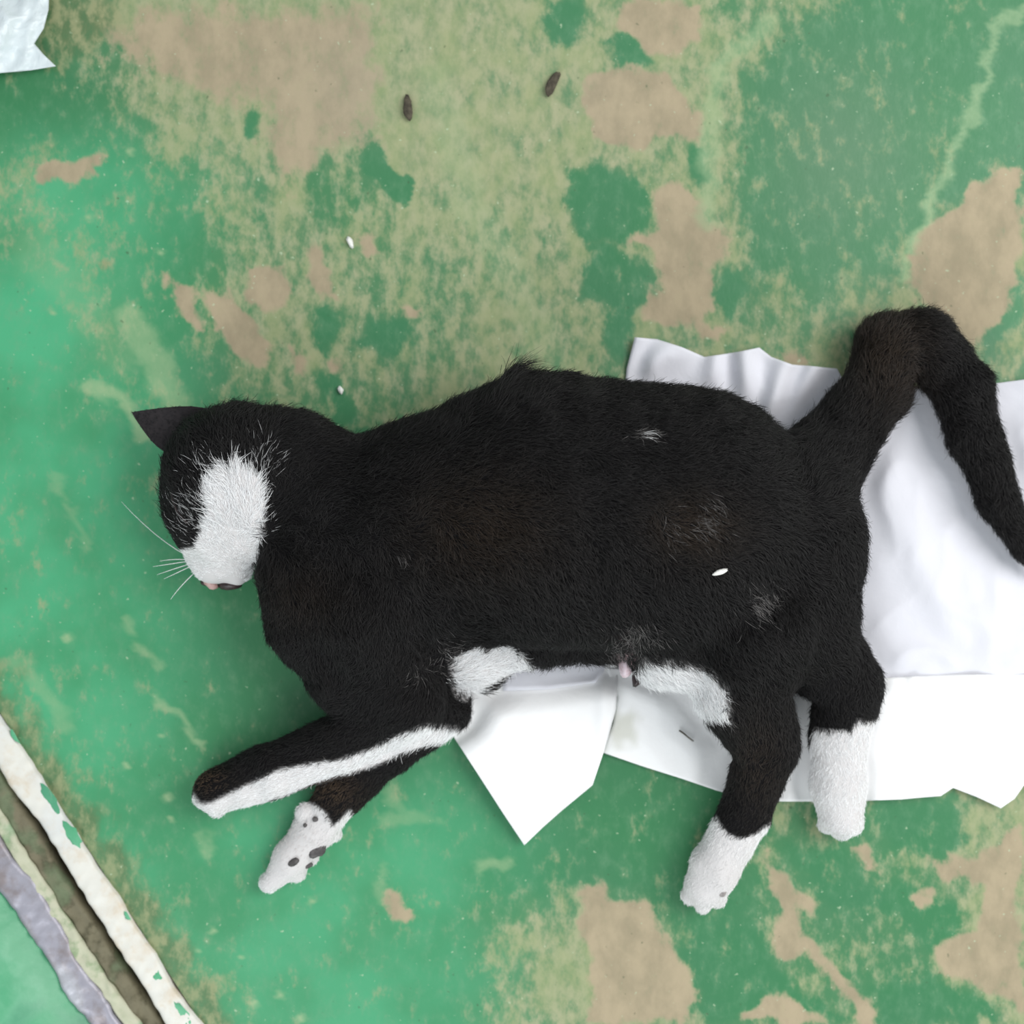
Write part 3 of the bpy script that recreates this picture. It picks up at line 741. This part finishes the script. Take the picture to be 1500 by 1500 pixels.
# ---------------------------------------------------------------- papers
def resample(pl, n):
    pl = np.array(pl, float); d = np.concatenate([[0], np.cumsum(np.hypot(*(np.diff(pl, axis=0)).T))]); t = np.linspace(0, d[-1], n)
    t2 = t.copy()
    for dd in d[1:-1]: t2[np.argmin(np.abs(t - dd))] = dd           # keep the corners
    return np.stack([np.interp(t2, d, pl[:, 0]), np.interp(t2, d, pl[:, 1])], -1)
def coons(name, bottom, right, top, left, n, m, zf, mat, thick=.6):
    Bt, Tp = resample(bottom, n), resample(top, n); Lf, Rt = resample(left, m), resample(right, m)
    u = np.linspace(0, 1, n)[:, None, None]; v = np.linspace(0, 1, m)[None, :, None]
    X = (1 - v) * Bt[:, None] + v * Tp[:, None] + (1 - u) * Lf[None] + u * Rt[None] - ((1 - u) * (1 - v) * Bt[0] + u * (1 - v) * Bt[-1] + (1 - u) * v * Tp[0] + u * v * Tp[-1])
    z = zf(X[..., 0], X[..., 1], u[..., 0], v[..., 0]); k = 1 - z / HC
    Q = np.stack([750 + (X[..., 0] - 750) * k, 750 + (X[..., 1] - 750) * k, z], -1)
    idx = np.arange(n * m).reshape(n, m)
    F = np.stack([idx[:-1, :-1], idx[1:, :-1], idx[1:, 1:], idx[:-1, 1:]], -1).reshape(-1, 4)
    c0 = Q.reshape(-1, 3).mean(0); base = q2w([c0[0], c0[1], 0])
    o = mesh_obj(name, q2w(Q.reshape(-1, 3)), F, mat, None, offset=base); o.location = tuple(base)
    if np.mean([p_.normal.z for p_ in list(o.data.polygons)[::50]]) < 0: o.data.flip_normals()
    md = o.modifiers.new('thickness', 'SOLIDIFY'); md.thickness = thick * S; md.offset = 1
    return o
def olive_patch(o, cx_, cy_, rx, ry, s):
    co_ = np.empty(len(o.data.vertices) * 3); o.data.vertices.foreach_get('co', co_); co_ = co_.reshape(-1, 3) + np.array(o.location)
    X = co_[:, 0] / S + 750; Y = 750 - co_[:, 1] / S
    v = s * (1 - sm(.4, 1.15, np.maximum(np.abs(X - cx_) / rx, np.abs(Y - cy_) / ry) + .12 * N1(X, Y, 0, 30)))
    fcol(o.data, 'olive_patch', (v, v, v))
def paper_mat(name, col, quilt=0.0, rough=.7):
    m, nt, b = new_mat(name, rough, .2); co = objco(nt)
    n1 = noise_tex(nt, co, 30, 4, .55, None, 0, .6); n2 = noise_tex(nt, co, 700, 3, .6)
    nt.links.new(mixc(nt, n1, tuple(v * .97 for v in col) + (1,), col + (1,)), b.inputs['Base Color'])
    hgt = math_n(nt, 'ADD', n1, math_n(nt, 'MULTIPLY', n2, .06))
    if quilt:
        vo = nnode(nt, 'ShaderNodeTexVoronoi'); vo.inputs['Scale'].default_value = 130; nt.links.new(co, vo.inputs['Vector'])
        hgt = math_n(nt, 'ADD', hgt, math_n(nt, 'MULTIPLY', vo.outputs[0], quilt))
    bump(nt, b, hgt, .35, .0025)
    src = b.inputs['Base Color'].links[0].from_socket
    sa = nnode(nt, 'ShaderNodeAttribute', attribute_name='olive_patch'); nt.links.new(mixc(nt, sa.outputs['Fac'], src, (.50, .50, .40, 1)), b.inputs['Base Color'])
    return m
def ridge(n_, x, y, s): return 1 - np.abs(np.clip(n_(x, y, 0, s), -1.6, 1.6)) / 1.6
m_pB = paper_mat('white_paper', (.93, .93, .94))
m_pC = paper_mat('white_paper_towel', (.74, .74, .80), .15)
def zC(x, y, u, v):
    free = sm(4, 55, cat_dist(x, y))
    pleat = .5 + .5 * np.sin((x * .93 + y * .42) / 8.5 + 1.6 * N1(x, y, 0, 170))
    up = np.exp(-(((y - 555) / 70) ** 2)) * sm(905, 960, x) * (1 - sm(1230, 1260, x))
    z = 1.0 + free * (9 * ridge(N2, x, y, 230) + 5 * ridge(N3, x, y, 110) + 16 * up * pleat)
    z = z + free * 9 * np.exp(-((x - 1340 - (y - 800) * .45) / 28) ** 2) * (1 - sm(900, 980, y))
    return np.where(y > 960, np.minimum(z, 1.0 + (z - 1) * (1 - sm(960, 1000, y))), z) * 1.0
sheetC = coons('paper_towel', [(905,1010),(1290,1012),(1580,1008)], [(1580,1008),(1585,800),(1580,550)],
  [(930,494),(962,497),(1000,509),(1032,523),(1052,520),(1084,515),(1112,509),(1130,523),(1160,534),(1196,537),(1226,540),(1240,566),(1300,566),(1400,572),(1455,562),(1500,556),(1580,550)],
  [(905,1010),(900,760),(918,540),(930,494)], 150, 110, zC, m_pC)
tag(sheetC, 'crumpled white paper towel with pleated top edge under the hips and tail of the cat', 'paper')
def zB(x, y, u, v):
    free = sm(2, 40, cat_dist(x, y))
    e = sm(1000, 990, y)
    z = 1.9 + free * (6 * ridge(N4, x, y, 260) + 3 * ridge(N1, x, y, 120))
    z = z + 5 * free * (1 - sm(0, 24, np.abs(y - 1000 + 4 * N2(x, y, 0, 200)))) * sm(1285, 1310, x)
    z = z + 4 * free * np.exp(-((x - 1330 + (y - 1060) * .1) / 7) ** 2)
    z = z + free * 5 * np.clip((y - 990) / 180, 0, 1)
    return z
sheetB = coons('paper_sheet', [(882,1102),(940,1122),(1000,1141),(1050,1158),(1110,1174),(1180,1174),(1265,1173),(1320,1171),(1352,1168),(1378,1166),(1396,1154),(1432,1168),(1466,1184),(1486,1170),(1500,1150),(1540,1150),(1590,1140)],
  [(1590,1140),(1585,1060),(1580,988)], [(888,978),(1000,985),(1290,993),(1400,988),(1580,988)], [(882,1102),(898,1060),(904,1020),(888,978)], 150, 50, zB, m_pB)
tag(sheetB, 'bright white paper sheet under both hind feet of the cat', 'paper')
olive_patch(sheetB, 912, 1066, 24, 28, .55)  # olive-toned patch near the left edge of the sheet
def zA(x, y, u, v):
    d = (x - 780) * .2 + (y - 1010)
    free = sm(0, 30, cat_dist(x, y))
    z = 5 + free * 23 * sm(-20, 40, d) * (1 - .45 * sm(60, 240, d)) + 3 * free * N2(x, y, 0, 180)
    z = z + 5 * free * np.exp(-((x - 884) / 10) ** 2)
    return 2.7 + (z - 2.7) * sm(-2, 50, cat_dist(x, y))
sheetA = coons('paper_sheet', [(665,1080),(700,1134),(736,1190),(768,1238)], [(768,1238),(795,1212),(822,1188),(868,1150),(885,1100),(902,1040),(905,1000),(902,958)],
  [(712,950),(780,950),(850,955),(902,958)], [(665,1080),(662,1048),(684,1008),(704,975),(712,950)], 40, 60, zA, m_pB)
tag(sheetA, 'folded white paper with a pointed corner sticking out below the belly of the cat', 'paper')
flap = coons('fold', [(738,1012),(800,1010),(872,1000)], [(872,1000),(884,985),(892,950)], [(730,945),(830,945),(892,950)], [(738,1012),(735,990),(730,945)], 20, 10,
  lambda x, y, u, v: zA(x, y, u, v) + 1.2 + 4 * sm(-4, 22, cat_dist(x, y)), m_pC)
flap.location = tuple(np.array(flap.location) - np.array(sheetA.location)); flap.parent = sheetA; flap['label'] = 'greyish turned-over fold'

# crumpled plastic at the top left
m_plas, nt, b = new_mat('thin_plastic_film', .32, .5)
b.inputs['Base Color'].default_value = (.76, .84, .87, 1); b.inputs['Transmission Weight'].default_value = .15
bump(nt, b, noise_tex(nt, objco(nt), 40, 4, .6, None, 0, 1.0), .6, .004)
def zP(x, y, u, v): return 4 + 34 * np.exp(-(((x + 20) / 60) ** 2 + ((y - 35) / 50) ** 2)) + 8 * ridge(N1, x, y, 70) + 3 * ridge(N2, x, y, 30)
bag = coons('plastic_bag', [(-150,120),(-60,114),(0,107),(45,103),(82,97)], [(82,97),(64,80),(50,64),(64,42),(71,15),(74,-60)], [(-150,-60),(-60,-62),(74,-60)], [(-150,120),(-155,30),(-150,-60)], 60, 50, zP, m_plas)
tag(bag, 'crumpled pale bluish plastic bag in the top left corner of the floor', 'plastic bag')

# ---------------------------------------------------------------- crumbs and lint
m_crumb = simple('dark_dirt_crumb', (.05, .042, .03, 1), (.10, .085, .06, 1), .9)
m_chipw = simple('white_flake', (.75, .74, .70, 1), (.85, .85, .82, 1), .6)
o = blob('dirt_crumb', 596, 161, 4, 17, 7, 5, m_crumb, None, 1.5, 21, .15, tail=.15); tag(o, 'dark brown dirt crumb on the floor above the green oval patch', 'crumb')
o = blob('dirt_crumb', 811, 118, 4, 19, 6.5, 5, m_crumb, None, -1.1, 22, .15, tail=.3); tag(o, 'slanted dark dirt crumb on the tan floor, right of the other one', 'crumb')
o = blob('paint_flake', 513, 355, 3, 9, 4, 3, m_chipw, None, 1.1, 23, .15); tag(o, 'small white flake on the floor beside a pinkish bare spot', 'flake')
o = blob('paint_flake', 499, 571, 3, 6, 4, 3, m_chipw, None, 1.1, 24, .15); tag(o, 'small pale flake on the green floor just behind the neck of the cat', 'flake')
zz = surf_z(1055, 838)
o = blob('splinter', 1055, 838, zz + 7, 11, 3.6, 2.2, m_chipw, None, -.35, 25, .1); tag(o, 'white splinter lying on the black fur of the flank', 'splinter')
thr = np.array([Q3(x, y, 14 + 0 * x) for x, y in ((995, 1070), (1001, 1074), (1008, 1080), (1016, 1086))])
tb = q2w([thr[:, 0].mean(), thr[:, 1].mean(), 12])
o = tube('thread', thr, 1.3, .9, m_crumb, None, tb); o.location = tuple(tb); tag(o, 'short dark thread on the white paper below the belly', 'thread')
